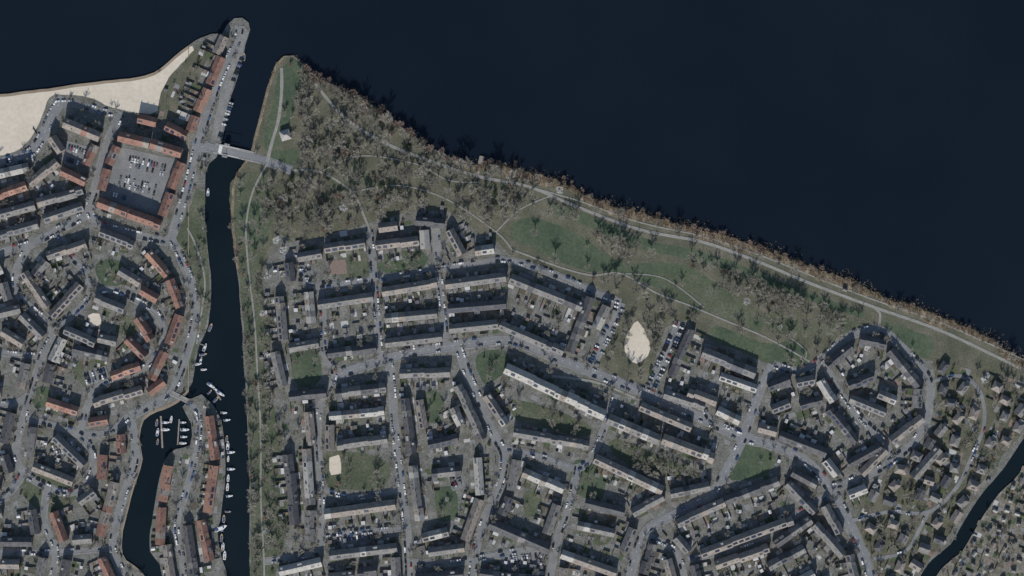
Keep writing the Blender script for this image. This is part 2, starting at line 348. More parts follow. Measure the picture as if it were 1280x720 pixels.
# ------------------------------------------------------------ terraces
rowcount=[0]; ROWS=[]
def rect_px(F,u0,u1,v0,v1):
    out=[]
    for u,v in((u0,v0),(u1,v0),(u1,v1),(u0,v1)):
        p=F.P(u,v,0); out.append((p[0]/S+640,360-p[1]/S))
    return out
def samples_ok(F,u0,u1,v0,v1,allowed,st=2.2):
    nu=max(2,int((u1-u0)/st));nv=max(2,int(abs(v1-v0)/st))
    for i in range(nu+1):
        for j in range(nv+1):
            p=F.P(u0+(u1-u0)*i/nu,v0+(v1-v0)*j/nv,0)
            if code(p[0]/S+640,360-p[1]/S) not in allowed: return False
    return True
def terrace(x0,y0,x1,y1,roof='g',gside=1,dp=11,gd=15,h=None,force=True,name='terraced_house_row'):
    a=W(x0,y0);b=W(x1,y1); ang=math.atan2(b[1]-a[1],b[0]-a[0]);L=math.dist(a,b);F=Fr(a[0],a[1],ang)
    d=dp*S; hd=d/2; n=max(1,round(L/5.9));hw=L/n
    if not force and not samples_ok(F,0,L,-hd,hd,(FREE,)): return False
    rowcount[0]+=1; ri=rowcount[0]; ROWS.append(((x0+x1)/2,(y0+y1)/2,ang))
    if h is None: h=random.uniform(5.2,6.3)
    pitch=math.tan(math.radians(random.uniform(36,44)))
    if roof=='r': pal=random.choice([[3,3,3,11,2],[3,3,2],[11,3,3],[2,3,1]])
    elif roof=='l': pal=random.choice([[4,4,2],[2,4,1]])
    elif roof=='d': pal=[10,10,1]
    else: pal=random.choice([[1,1,1,2],[2,2,1],[1,10,1],[10,1,10],[2,1,4]])
    base=random.choice(pal); ov=.45
    mb=MB();P=F.P
    vs=1 if F.P(0,1,0)[1]<F.P(0,0,0)[1] else -1
    solar_run=random.random()<.2
    off=0
    for i in range(n):
        u0=i*hw;u1=u0+hw
        if random.random()<.18: off=random.choice([-.7,0,.7])
        dz=off*.25; vo=off; hh=h+dz; ridge=hh+hd*pitch
        rm=base if random.random()<.78 else random.choice(pal)
        v0=-hd+vo; v1=hd+vo
        mb.face([P(u0,v0,0),P(u1,v0,0),P(u1,v0,hh),P(u0,v0,hh)],0)
        mb.face([P(u0,v1,0),P(u1,v1,0),P(u1,v1,hh),P(u0,v1,hh)],0)
        for u in(u0+.001*i,u1-.002):
            mb.face([P(u,v0,0),P(u,v1,0),P(u,v1,hh),P(u,vo,ridge),P(u,v0,hh)],0)
        e0=u0-(.3 if i==0 else 0);e1=u1+(.3 if i==n-1 else 0)
        zo=hh-ov*pitch; t=.18
        for s in(-1,1):
            ve=vo+s*(hd+ov)
            mb.face([P(e0,ve,zo+t),P(e1,ve,zo+t),P(e1,vo,ridge+t),P(e0,vo,ridge+t)],rm)
            mb.face([P(e0,ve,zo),P(e1,ve,zo),P(e1,ve,zo+t),P(e0,ve,zo+t)],6)
        for e in (e0,e1):
            mb.face([P(e,vo-hd-ov,zo),P(e,vo-hd-ov,zo+t),P(e,vo,ridge+t),P(e,vo+hd+ov,zo+t),P(e,vo+hd+ov,zo),P(e,vo,ridge)],6)
        if random.random()<.7: box(mb,F,u0+.25,u0+1.0,vo-.35,vo+.35,ridge-.5,ridge+.95,0,8)
        if solar_run and random.random()<.7 or random.random()<.08:
            q=[]
            for (uu,kk) in((u0+.9,.25),(u1-.9,.25),(u1-.9,.8),(u0+.9,.8)):
                q.append(P(uu,vo+vs*hd*kk,ridge-hd*kk*pitch+t+.08))
            mb.face(q,7)
        elif random.random()<.3:
            s=random.choice((-1,1)); dw=random.choice((1.0,1.4,2.2)); uc=(u0+u1)/2
            box(mb,F,uc-dw,uc+dw,min(vo+s*hd*.3,vo+s*hd*.8),max(vo+s*hd*.3,vo+s*hd*.8),ridge-hd*.85*pitch,ridge-hd*.25*pitch,6,random.choice((8,4,8)))
        elif random.random()<.5:
            kk=.45;q=[]
            for (uu,k2) in((u0+2.2,kk),(u0+3.3,kk),(u0+3.3,kk+.25),(u0+2.2,kk+.25)):
                q.append(P(uu,vo+vs*hd*k2,ridge-hd*k2*pitch+t+.05))
            mb.face(q,5)
        for s,vv in((-1,v0),(1,v1)):
            for (ua,ub,za,zb,mi) in ((.5,2.6,.8,2.3,5),(3.4,4.4,.05,2.2,9),(.6,2.3,3.3,4.6,5),(3.2,5.0,3.3,4.6,5)):
                if u0+ub>u1-.1: continue
                e=.02*s;g=.05*s
                mb.face([P(u0+ua-.1,vv+e,za-.03),P(u0+ub+.1,vv+e,za-.03),P(u0+ub+.1,vv+e,zb+.1),P(u0+ua-.1,vv+e,zb+.1)],6)
                mb.face([P(u0+ua,vv+g,za),P(u0+ub,vv+g,za),P(u0+ub,vv+g,zb),P(u0+ua,vv+g,zb)],mi)
                if mi==5 and za>3 and h>8:
                    mb.face([P(u0+ua,vv+g,za+2.9),P(u0+ub,vv+g,za+2.9),P(u0+ub,vv+g,zb+2.9),P(u0+ua,vv+g,zb+2.9)],5)
    o=mb.obj(name,ROW_M)
    fill(rect_px(F,-.8,L+.8,-hd-.8,hd+.8),BLD)
    gb=MB(); sb=MB(); fb=MB(); hb=MB()
    zb=zc[0]+.004+.0013*(ri%16)
    def gardens(side,gdm,front=False):
        for i in range(n):
            u0=i*hw;u1=u0+hw
            va=side*(hd+.85); g=0
            while g<gdm and samples_ok(F,u0+.3,u1-.3,side*(hd+1.2+g),side*(hd+1.2+g+1.4),(FREE,GREEN) if not front else (FREE,),st=2.6): g+=1.5
            if g<2.0: continue
            g=min(g,gdm); vb=side*(hd+.85+g)
            fill(rect_px(F,u0,u1,va,vb),GARD,only=[FREE,GREEN])
            zz=zb+random.random()*.001
            cuts=[0,random.uniform(.25,.45),random.uniform(.55,.8),1] if g>5 else [0,1]
            for c0,c1 in zip(cuts,cuts[1:]):
                mi=random.choices([0,1,2,3,4,10],[4,2.1,2.4,2.4,1.2,3])[0]
                vA=va+(vb-va)*c0;vB=va+(vb-va)*c1
                um=u0+(u1-u0)*random.uniform(.3,.7) if random.random()<.5 else u1
                gb.face([P(u0,vA,zz),P(um,vA,zz),P(um,vB,zz),P(u0,vB,zz)],mi)
                if um<u1: gb.face([P(um,vA,zz),P(u1,vA,zz),P(u1,vB,zz),P(um,vB,zz)],random.choice((0,1,2,3,10)))
            if front:
                if random.random()<.5:
                    c=P(random.uniform(u0+.6,u1-.6),(va+vb)/2,0); clump(hb,c[0],c[1],random.uniform(.6,1.1),1.3,random.choice((8,9)),9)
                continue
            fh=1.9
            box(fb,F,u0-.06,u0+.06,min(va,vb),max(va,vb),0,fh,5)
            if i==n-1: box(fb,F,u1-.06,u1+.06,min(va,vb),max(va,vb),0,fh,5)
            if g>8:
                if random.random()<.85:
                    sw=random.uniform(2.2,3.4);sd=random.uniform(2.2,3.6); s0=u0+.15 if random.random()<.5 else u1-.15-sw
                    vA,vB=sorted((vb-side*.1,vb-side*(.1+sd))); hz=random.uniform(2.2,2.6)
                    mi=random.choices([6,7,5],[6,2.8,1])[0]
                    box(sb,F,s0,s0+sw,vA,vB,0,hz,5)
                    if random.random()<.45:
                        um=s0+sw/2
                        sb.face([P(s0-.15,vA-.15,hz-.1),P(um,vA-.15,hz+.8),P(um,vB+.15,hz+.8),P(s0-.15,vB+.15,hz-.1)],mi)
                        sb.face([P(s0+sw+.15,vA-.15,hz-.1),P(um,vA-.15,hz+.8),P(um,vB+.15,hz+.8),P(s0+sw+.15,vB+.15,hz-.1)],mi)
                        sb.face([P(s0,vA,hz),P(s0+sw,vA,hz),P(um,vA,hz+.75)],5); sb.face([P(s0,vB,hz),P(s0+sw,vB,hz),P(um,vB,hz+.75)],5)
                    else: box(sb,F,s0-.12,s0+sw+.12,vA-.12,vB+.12,hz,hz+.15,mi)
                else: box(fb,F,u0,u1,vb-.05,vb+.05,0,fh,5)
                if random.random()<.28:
                    vA,vB=sorted((va-side*.6,va+side*random.uniform(1.8,3)))
                    box(sb,F,u0+.3,u1-.4,vA,vB,0,2.9,6,random.choice((6,7,6)))
            for _ in range(random.choice((0,1,1,2,3)) if g>4 else 0):
                c=P(random.uniform(u0+.6,u1-.6),va+(vb-va)*random.uniform(.15,.95),0)
                clump(hb,c[0],c[1],random.uniform(.6,1.6),random.uniform(1,3),random.choices((8,9,10),(4,5,2))[0],14)
    if gd>0: gardens(gside,gd*S)
    gardens(-gside,3.4,True)
    if gb.f: gb.obj('garden_plots',GAR_M,o)
    if fb.f: fb.obj('garden_fences',GAR_M,o)
    if sb.f: sb.obj('garden_sheds',GAR_M,o)
    if hb.f: hb.obj('garden_shrubs',GAR_M,o)
    return True
H=[
(373,322,402,317,'g',-1),(406,311,456,303,'g',-1),(470,307,523,300,'g',-1),(520,276,556,279,'g',1),(562,288,578,318,'g',1),
(398,381,466,371,'g',-1),(478,365,546,354,'g',-1),(557,356,632,346,'g',-1),(638,348,728,384,'d',-1,12,17),
(560,386,632,380,'g',-1),(562,412,622,406,'g',1),(625,406,704,440,'g',1),(482,428,552,420,'g',1),(410,442,470,434,'g',1),(482,398,546,392,'g',1,11,10),
(738,372,712,440,'d',1,11,8),(362,434,398,428,'g',1),(344,440,354,482,'g',-1),(362,496,408,492,'g',-1),
(632,460,696,489,'l',1,13,10,8.3),(694,490,756,518,'l',1,13,10,8.3),(760,523,824,550,'l',1,13,10,8.3),(828,548,892,572,'l',1,13,10,8.3),
(642,540,736,556,'g',-1),(744,572,828,612,'l',-1,12,14,7),(838,617,886,607,'g',1),
(572,482,604,548,'g',1),(608,494,632,530,'l',1),(500,467,562,464,'g',-1),(506,498,516,566,'d',-1),(524,500,530,535,'g',-1,10,6),(536,556,572,548,'g',1),
(420,492,482,485,'g',-1),(422,557,484,548,'g',1),(412,520,480,514,'g',1,10,10),(386,515,390,556,'g',1),(360,568,370,655,'d',-1,12,13),
(406,642,494,630,'g',-1,12,13),(412,694,496,684,'g',1),(516,582,524,650,'l',-1),(540,592,576,588,'g',-1),(597,572,600,618,'l',1,10,8),(528,672,560,664,'g',-1),(520,722,578,716,'g',1),(536,690,580,684,'g',-1,10,8),
(612,654,686,686,'d',-1,13),(654,590,704,612,'g',-1),(600,716,680,726,'g',1),(702,692,770,716,'g',1),(732,628,780,640,'g',-1),(722,656,768,666,'g',-1,10,8),
(846,654,905,628,'g',-1),(905,626,972,600,'g',-1),(984,604,1018,640,'g',-1),(876,692,990,650,'g',1),(1018,655,1052,694,'g',-1),(960,708,1004,684,'g',-1),(790,640,828,620,'g',1),
(878,440,944,466,'d',-1,13,13,7),(864,412,838,470,'g',1,10,14),(830,492,880,508,'g',1),(860,490,895,503,'g',1,11,8),(974,544,1032,566,'d',1,12),(1000,508,1026,500,'g',-1),(1036,512,1068,552,'g',1),(1076,592,1106,562,'g',-1,10),(1114,552,1152,522,'g',1),
(1034,458,1064,434,'g',-1),(1074,424,1106,430,'d',-1),(1112,438,1148,482,'d',-1,12),(1062,498,1106,516,'g',-1),(1060,482,1090,470,'g',-1),(960,484,986,474,'g',-1),(900,470,945,486,'g',-1,10,8),(1060,580,1100,558,'g',1),
(1140,596,1172,560,'g',1),(990,590,1020,606,'g',1,10,6),
(277,72,263,106,'r',-1,11,22),(260,112,248,140,'r',-1,11,22),(245,146,238,164,'r',-1,10,18),(208,158,234,170,'r',0,12,0),
(82,154,126,172,'r',-1,12,0,10.5),(66,172,78,190,'r',1,11,0,8),(78,214,108,228,'r',1,11,0,8),(120,182,108,206,'r',-1,10,0),
(150,171,188,180,'r',0,12,0,10.5),(190,180,228,192,'r',0,12,0,10.5),(228,204,216,236,'r',0,11,0,8.5),(214,242,204,270,'r',0,11,0,8.5),(124,253,160,266,'r',0,12,0,8.5),(162,267,202,281,'r',0,12,0,8.5),(148,184,138,206,'r',0,10,0,8.5),(135,212,128,238,'r',0,10,0,8.5),
(-40,258,34,233,'r',-1),(38,230,72,202,'r',-1),(-30,276,44,256,'g',-1),(48,254,104,238,'g',-1),(-20,300,48,280,'g',-1,11,10),(56,274,104,258,'g',-1,11,9),
(60,320,108,304,'g',-1),(126,290,168,306,'g',-1),(186,316,210,344,'r',-1),(213,350,226,384,'r',-1),(225,394,212,430,'r',-1),(206,440,190,474,'r',-1),
(44,344,58,326,'g',-1),(120,372,156,386,'g',-1),(150,338,176,354,'g',-1),(172,398,190,424,'r',1),(160,424,182,446,'r',-1),(82,412,120,428,'g',1),(92,436,136,446,'g',-1),
(60,502,98,514,'r',-1),(118,504,178,486,'r',1),(140,470,176,458,'r',-1),(0,392,26,386,'g',-1),(4,414,30,430,'g',-1),
(262,520,270,574,'r',1,11,7),(268,582,260,640,'r',-1,11,7),(252,650,262,700,'r',1,11,7),(211,582,203,626,'r',-1,11,5),(202,634,200,680,'r',-1,11,5)]
for r in H: terrace(*r)
for sp,w,t,pk in RS:
    if t=='path' or w<5: continue
    cum=[0]
    for a,b in zip(sp,sp[1:]): cum.append(cum[-1]+math.dist(a,b))
    def at(s):
        s=max(0,min(s,cum[-1]))
        for i in range(len(cum)-1):
            if cum[i+1]>=s:
                t_=(s-cum[i])/max(1e-6,cum[i+1]-cum[i]); return (sp[i][0]+(sp[i+1][0]-sp[i][0])*t_,sp[i][1]+(sp[i+1][1]-sp[i][1])*t_)
        return sp[-1]
    for side in(-1,1):
        s=2.0
        while s<cum[-1]-24:
            done=False
            for nh in(9,7,5,4,3):
                Lp=nh*7.7
                if s+Lp>cum[-1]: continue
                a=at(s);b=at(s+Lp);dx,dy=b[0]-a[0],b[1]-a[1];l=math.hypot(dx,dy)
                if l<Lp*.93: continue
                nx,ny=-dy/l*side,dx/l*side; o=w/2+5+6.5
                x0,y0,x1,y1=a[0]+nx*o,a[1]+ny*o,b[0]+nx*o,b[1]+ny*o
                if code((x0+x1)/2,(y0+y1)/2)!=FREE: continue
                rf='r' if x0<290 and random.random()<(.6 if x0>110 else .22) else random.choice('gggdl')
                gs=-1 if side==1 else 1
                if terrace(x0,y0,x1,y1,rf,gs,11,14,None,False):
                    s+=Lp+random.uniform(5,9); done=True; break
            if not done: s+=5
for k in range(2600):
    x=random.uniform(-60,1340);y=random.uniform(150,780)
    if code(x,y)!=FREE: continue
    nr=min(ROWS,key=lambda r:(r[0]-x)**2+(r[1]-y)**2); ang=nr[2]+(math.pi/2 if random.random()<.15 else 0)
    nh=random.choice((7,5,4,3)); dx,dy=math.cos(ang)*nh*3.85,-math.sin(ang)*nh*3.85
    rf='r' if x<290 and random.random()<.35 else random.choice('gggdl')
    terrace(x-dx,y-dy,x+dx,y+dy,rf,random.choice((-1,1)),11,13,None,False)
print('rows',rowcount[0])

def villa(x,y,ang,sc=1,rm=None,name='detached_house'):
    wx,wy=W(x,y);F=Fr(wx,wy,ang);P=F.P;mb=MB()
    a=random.uniform(4.2,5.8)*sc;b=random.uniform(3.6,4.6)*sc;h=random.uniform(3.5,5.4)*(1 if sc>.6 else .5);rm=rm or random.choice((10,1,1,2,2));p=.75
    box(mb,F,-a,a,-b,b,0,h,0,8)
    e=.5*sc;k=a-b*.7 if random.random()<.6 else a+e; z0=h-.2;z1=h+b*p
    A=[P(-a-e,-b-e,z0),P(a+e,-b-e,z0),P(a+e,b+e,z0),P(-a-e,b+e,z0)];R0=P(-k,0,z1);R1=P(k,0,z1)
    mb.face([A[0],A[1],R1,R0],rm);mb.face([A[2],A[3],R0,R1],rm);mb.face([A[1],A[2],R1],rm if k<a else 0);mb.face([A[3],A[0],R0],rm if k<a else 0)
    if sc>.6:
        box(mb,F,a*.3,a*.3+.7,-.4,.4,z1-1,z1+.9,0,8)
        if random.random()<.6: box(mb,F,a+.003,a+3.2,-b*.6,b*.5,0,2.8,0,random.choice((8,4)))
        if random.random()<.5: box(mb,F,-1.5,1.5,-b*.8,-b*.3,z0+.5,z0+2.2,6,8)
    for s in(-1,1):
        for ua in(-a*.7,-.6*sc,a*.5):
            mi=9 if ua==-.6*sc else 5
            za,zb=(.05,min(2.2,h-.3)) if mi==9 else (.8,min(2.2,h-.3))
            mb.face([P(ua,s*(b+.03),za),P(ua+1.4*sc,s*(b+.03),za),P(ua+1.4*sc,s*(b+.03),zb),P(ua,s*(b+.03),zb)],mi)
    mb.obj(name,ROW_M); fill(rect_px(F,-a-1.5,a+1.5,-b-1.5,b+1.5),BLD)
vs_=[]; cl=MB(); sh=MB()
for k in range(2600):
    x=random.uniform(1060,1345);y=random.uniform(440,775)
    if code(x,y)!=VILLA or code(x+7,y)!=VILLA or code(x-7,y)!=VILLA or code(x,y+7)!=VILLA or code(x,y-7)!=VILLA: continue
    al=(x-1165)*(720-560)+(y-720)*(1300-1165)>0 and x>1190
    sc=.4 if al else .95
    if any(math.dist(q,(x,y))<(12 if al else 19) for q in vs_): continue
    vs_.append((x,y)); villa(x,y,random.choice((-.45,1.12,-.3,.9))+random.uniform(-.15,.15),sc,random.choice((4,8,1,2)) if al else None,'allotment_hut' if al else 'detached_house')
for k in range(2200):
    x=random.uniform(1060,1345);y=random.uniform(440,775)
    if code(x,y)!=VILLA: continue
    wx,wy=W(x,y);F=Fr(wx,wy,random.choice((-.4,1.15)));a=random.uniform(1.2,4);b=random.uniform(1,2.6);z=zc[0]+.004+random.random()*.03
    if random.random()<.6: cl.face([F.P(-a,-b,z),F.P(a,-b,z),F.P(a,b,z),F.P(-a,b,z)],random.choices((0,1,2,3,4,10),(3,1,4,3,1,3))[0])
    elif random.random()<.3: box(cl,F,-4,4,-.06,.06,0,1.7,8)
    else: clump(sh,wx,wy,random.uniform(.7,1.8),random.uniform(1,3),random.choice((8,9,9)),12)
villa(357,169,.3,1.0,4,'waterside_house')
villa(1056,362,-.4,.35,1,'waterside_hut')
for k in range(5600):
    x=random.uniform(-40,1320);y=random.uniform(60,760)
    if code(x,y)!=FREE: continue
    nr=min(ROWS,key=lambda r:(r[0]-x)**2+(r[1]-y)**2); wx,wy=W(x,y);F=Fr(wx,wy,nr[2])
    t=random.random()
    if t<.35:
        a=random.uniform(1.5,4);b=random.uniform(1.2,3); z=zc[0]+.003+random.random()*.03
        if samples_ok(F,-a,a,-b,b,(FREE,)): cl.face([F.P(-a,-b,z),F.P(a,-b,z),F.P(a,b,z),F.P(-a,b,z)],random.choices((0,1,2,3,4),(4,1.4,3,2,1))[0])
    elif t<.6:
        if samples_ok(F,-1.6,1.6,-1.6,1.6,(FREE,)):
            a=random.uniform(1.2,1.7);b=random.uniform(1.2,2.4);box(cl,F,-a,a,-b,b,0,2.4,5,random.choice((6,6,7)))
            fill(rect_px(F,-a,a,-b,b),GARD,only=[FREE])
    elif t<.72: box(cl,F,-3.5,3.5,-.05,.05,0,1.7,5)
    else: clump(sh,wx,wy,random.uniform(.8,1.8),random.uniform(1,3),random.choice((8,9,9)),14)
cl.obj('garden_sheds',GAR_M); sh.obj('garden_shrubs',GAR_M)

# ------------------------------------------------------------ trees
def prism(mb,p0,p1,r0,r1,mi,k=5):
    dx=[p1[i]-p0[i] for i in range(3)];l=math.sqrt(sum(c*c for c in dx)) or 1;d=[c/l for c in dx]
    up=(0,0,1) if abs(d[2])<.9 else (1,0,0)
    a=(d[1]*up[2]-d[2]*up[1],d[2]*up[0]-d[0]*up[2],d[0]*up[1]-d[1]*up[0]);la=math.sqrt(sum(c*c for c in a));a=[c/la for c in a]
    b=(d[1]*a[2]-d[2]*a[1],d[2]*a[0]-d[0]*a[2],d[0]*a[1]-d[1]*a[0])
    base=len(mb.v)
    for j in range(k):
        t=6.2832*j/k;c,s=math.cos(t),math.sin(t)
        mb.v.append(tuple(p0[i]+r0*(a[i]*c+b[i]*s) for i in range(3)));mb.v.append(tuple(p1[i]+r1*(a[i]*c+b[i]*s) for i in range(3)))
    for j in range(k):
        q=(j+1)%k;mb.f.append((base+2*j,base+2*q,base+2*q+1,base+2*j+1));mb.m.append(mi)
def mk(name,mb,tm):
    me=bpy.data.meshes.new(name);me.from_pydata(mb.v,[],mb.f);me.materials.append(M['bark']);me.materials.append(tm);me.polygons.foreach_set('material_index',mb.m);me.update();return me
def bare_tree_mesh(name,R,Hh,tw,nl=8,ns=6,nt=11,wid=.12):
    mb=MB(); prism(mb,(0,0,0),(random.uniform(-.2,.2),random.uniform(-.2,.2),Hh*.55),.28,.18,0,6)
    for i in range(nl):
        a=6.283*i/nl+random.uniform(-.4,.4); z0=Hh*random.uniform(.25,.5);r=R*random.uniform(.5,.85) if i%4 else R*.25
        p0=(0,0,z0);p1=(r*math.cos(a),r*math.sin(a),z0+Hh*random.uniform(.25,.45)); prism(mb,p0,p1,.17,.07,0,4)
        for j in range(ns):
            t=random.uniform(.35,1);q0=tuple(p0[k]+(p1[k]-p0[k])*t for k in range(3))
            a2=a+random.uniform(-1.3,1.3);l2=R*random.uniform(.22,.45);q1=(q0[0]+l2*math.cos(a2),q0[1]+l2*math.sin(a2),q0[2]+random.uniform(.3,1.8)); prism(mb,q0,q1,.08,.035,0,3)
            for k in range(nt):
                t=random.uniform(.1,1);s0=[q0[c]+(q1[c]-q0[c])*t for c in range(3)]
                a3=random.uniform(0,6.283);l3=random.uniform(.6,1.6);e=(s0[0]+l3*math.cos(a3),s0[1]+l3*math.sin(a3),s0[2]+random.uniform(-.3,1.2))
                w=random.uniform(.5,1)*wid; nx,ny=-math.sin(a3)*w,math.cos(a3)*w; tz=random.uniform(-.8,.8)*w
                mb.face([(s0[0]-nx,s0[1]-ny,s0[2]-tz),(s0[0]+nx,s0[1]+ny,s0[2]+tz),(e[0]+nx*.2,e[1]+ny*.2,e[2])],1)
    return mk(name,mb,tw)
def leafy_mesh(name,R,Hh,lm,n=420,cone=False,z0=.6):
    mb=MB();prism(mb,(0,0,0),(0,0,Hh*.7),.2,.08,0,5)
    for i in range(4):
        a=1.57*i+random.random(); prism(mb,(0,0,Hh*.3),(R*.5*math.cos(a),R*.5*math.sin(a),Hh*.6),.08,.03,0,3)
    cs=[(random.gauss(0,R*.4),random.gauss(0,R*.4),random.uniform(.35,.9)*Hh) for _ in range(11)]
    for i in range(n):
        if cone:
            z=z0+(Hh-z0)*random.random()**1.3;rr=R*(1-z/Hh)*random.uniform(.5,1.1)+.1;a=random.uniform(0,6.283);c=(rr*math.cos(a),rr*math.sin(a),z)
        else:
            q=random.choice(cs);c=tuple(q[k]+random.gauss(0,R*.2) for k in range(3))
        s=random.uniform(.15,.35);t=random.uniform(0,6.283);tz=random.uniform(-.7,.7);ca,sa=math.cos(t)*s,math.sin(t)*s
        mb.face([(c[0]-ca,c[1]-sa,c[2]-tz*s),(c[0]+sa,c[1]-ca,c[2]+.2*s),(c[0]+ca,c[1]+sa,c[2]+tz*s),(c[0]-sa,c[1]+ca,c[2]-.2*s)],1)
    return mk(name,mb,lm)
BT=[bare_tree_mesh('bare_tree_mesh',5.2,10,M['twig']),bare_tree_mesh('bare_tree_mesh',4.6,11,M['twig'],7,6,12),bare_tree_mesh('bare_tree_mesh',5.6,12,M['twig'],9,6,11),bare_tree_mesh('bare_tree_mesh',4.2,9,M['twig'],7,5,12),bare_tree_mesh('bare_tree_mesh',5,13,M['twig'],8,7,10)]
RT=[bare_tree_mesh('willow_mesh',3.6,5,M['twigr'],8,6,11,.15),bare_tree_mesh('willow_mesh',3.0,4,M['twigr'],7,6,11,.15)]
PT=[bare_tree_mesh('pale_tree_mesh',3.4,6,M['bloss'],7,6,10,.15)]
ET=[leafy_mesh('evergreen_mesh',2.6,6,M['ever']),leafy_mesh('evergreen_mesh',2.2,7,M['ever'],380,True),leafy_mesh('evergreen_mesh',2.0,4,M['ever'],320)]
def put(me,name,x,y,s=1,z=0,rot=None):
    o=bpy.data.objects.new(name,me);wx,wy=W(x,y);o.location=(wx,wy,z);o.rotation_euler=(0,0,random.uniform(0,6.283) if rot is None else rot);o.scale=(s,s,s*random.uniform(.85,1.15) if rot is None else s);scene.collection.objects.link(o);return o
def inpoly(p,poly):
    x,y=p;c=False;n=len(poly)
    for i in range(n):
        ax,ay=poly[i];bx,by=poly[(i+1)%n]
        if (ay>y)!=(by>y) and x<(bx-ax)*(y-ay)/(by-ay)+ax:c=not c
    return c
nt=[0]
def scatter(poly,sp,prob,smin,smax,kinds,ok=(GREEN,FREE)):
    xs=[p[0] for p in poly];ys=[p[1] for p in poly];y=min(ys)
    while y<max(ys):
        x=min(xs)
        while x<max(xs):
            px=x+random.uniform(-.55,.55)*sp;py=y+random.uniform(-.55,.55)*sp
            cn=.5+.5*math.sin(px*.05+1.3*math.sin(py*.043))*math.cos(py*.061+.7*math.sin(px*.037))
            if random.random()<prob*(.45+1.1*cn) and inpoly((px,py),poly) and code(px,py) in ok:
                k=random.choices(('b','r','p','e'),kinds)[0]
                if k=='b':put(random.choice(BT),'bare_tree',px,py,random.uniform(smin,smax))
                elif k=='r':put(random.choice(RT),'willow_shrub',px,py,random.uniform(smin,smax))
                elif k=='p':put(PT[0],'blossom_tree',px,py,random.uniform(smin,smax))
                else:put(random.choice(ET),'evergreen_tree',px,py,random.uniform(smin,smax))
                nt[0]+=1
            x+=sp
        y+=sp
scatter([(372,95),(440,118),(540,185),(640,212),(640,235),(650,262),(600,290),(560,262),(520,258),(450,276),(380,298),(345,288),(330,262),(325,225),(360,225),(382,180),(372,130)],9.8,.75,.7,1.35,(90,4,.6,3))
scatter([(640,222),(740,255),(720,275),(660,268),(630,280),(630,240)],9,.7,.7,1.1,(90,8,1,1))
scatter([(296,225),(345,225),(338,300),(330,340),(345,400),(340,470),(355,540),(358,660),(340,740),(316,740),(312,600),(306,450),(300,340)],9.5,.62,.6,1.05,(85,8,2,6))
scatter([(740,285),(800,305),(870,322),(930,345),(1010,372),(1080,400),(1050,415),(1000,425),(940,400),(930,372),(860,332),(790,328),(745,310)],10,.55,.7,1.2,(90,4,1,2))
scatter([(880,325),(1010,372),(1000,395),(940,385),(900,360)],9,.6,.8,1.3,(96,2,1,1))
scatter([(640,300),(700,328),(780,345),(860,385),(900,395),(860,402),(830,408),(775,372),(750,358),(650,318)],10,.65,.6,1.1,(90,4,1,3))
scatter([(776,380),(830,400),(812,480),(748,458)],10,.65,.7,1.15,(90,3,1,4))
scatter([(645,280),(760,315),(860,335),(910,368),(860,376),(700,325)],16,.35,.5,.9,(95,2,1,1))
scatter([(890,395),(1010,425),(1060,405),(1100,400),(1080,412),(1005,458),(930,425)],12,.4,.6,1.0,(90,4,2,2))
scatter([(345,78),(378,78),(382,110),(375,150),(365,180),(355,150)],9,.35,.5,.9,(70,25,1,4))
scatter([(242,245),(262,300),(264,380),(244,450),(236,440),(246,380),(222,300)],12,.55,.5,.9,(90,3,2,4))
scatter([(765,545),(850,580),(885,595),(850,602),(790,588)],8,.8,.6,1,(90,3,1,4))
for g in greens: scatter(g,11,.5,.45,.95,(86,4,3,6))
scatter([(1160,450),(1300,485),(1280,545),(1200,650),(1120,740),(1070,740),(1070,600),(1160,540)],8,.5,.45,.9,(80,3,5,12),(VILLA,))
scatter([(1290,560),(1340,600),(1340,740),(1170,740),(1205,680)],8,.3,.35,.7,(65,20,5,10),(VILLA,))
scatter([(-40,150),(1320,150),(1320,760),(-40,760)],14,.34,.4,.85,(82,2,4,12),(FREE,GARD))
scatter([(243,62),(262,55),(250,95),(228,138),(205,130),(226,84)],8,.5,.3,.6,(60,5,5,30),(FREE,GARD,GREEN))
for (x,y) in [(430,260),(335,345),(346,300),(355,312),(700,238)]: put(PT[0],'blossom_tree',x,y,1.2)
for sp,w,t,pk in RS:
    if t=='path' or w<5: continue
    for i in range(1,len(sp)-1,3):
        for s in(-1,1):
            if random.random()<.34:
                a=sp[i-1];b=sp[i+1];l=math.dist(a,b) or 1;nx,ny=-(b[1]-a[1])/l*s,(b[0]-a[0])/l*s
                x=sp[i][0]+nx*(w/2+2);y=sp[i][1]+ny*(w/2+2)
                if code(x,y) in (ROAD,FREE,GREEN,GARD) : put(random.choice(BT),'street_tree',x,y,random.uniform(.4,.75)); nt[0]+=1
def reedw(x): return 10+3*math.sin(x*.05)+2*math.sin(x*.13)
RB=MB(); BO=MB()
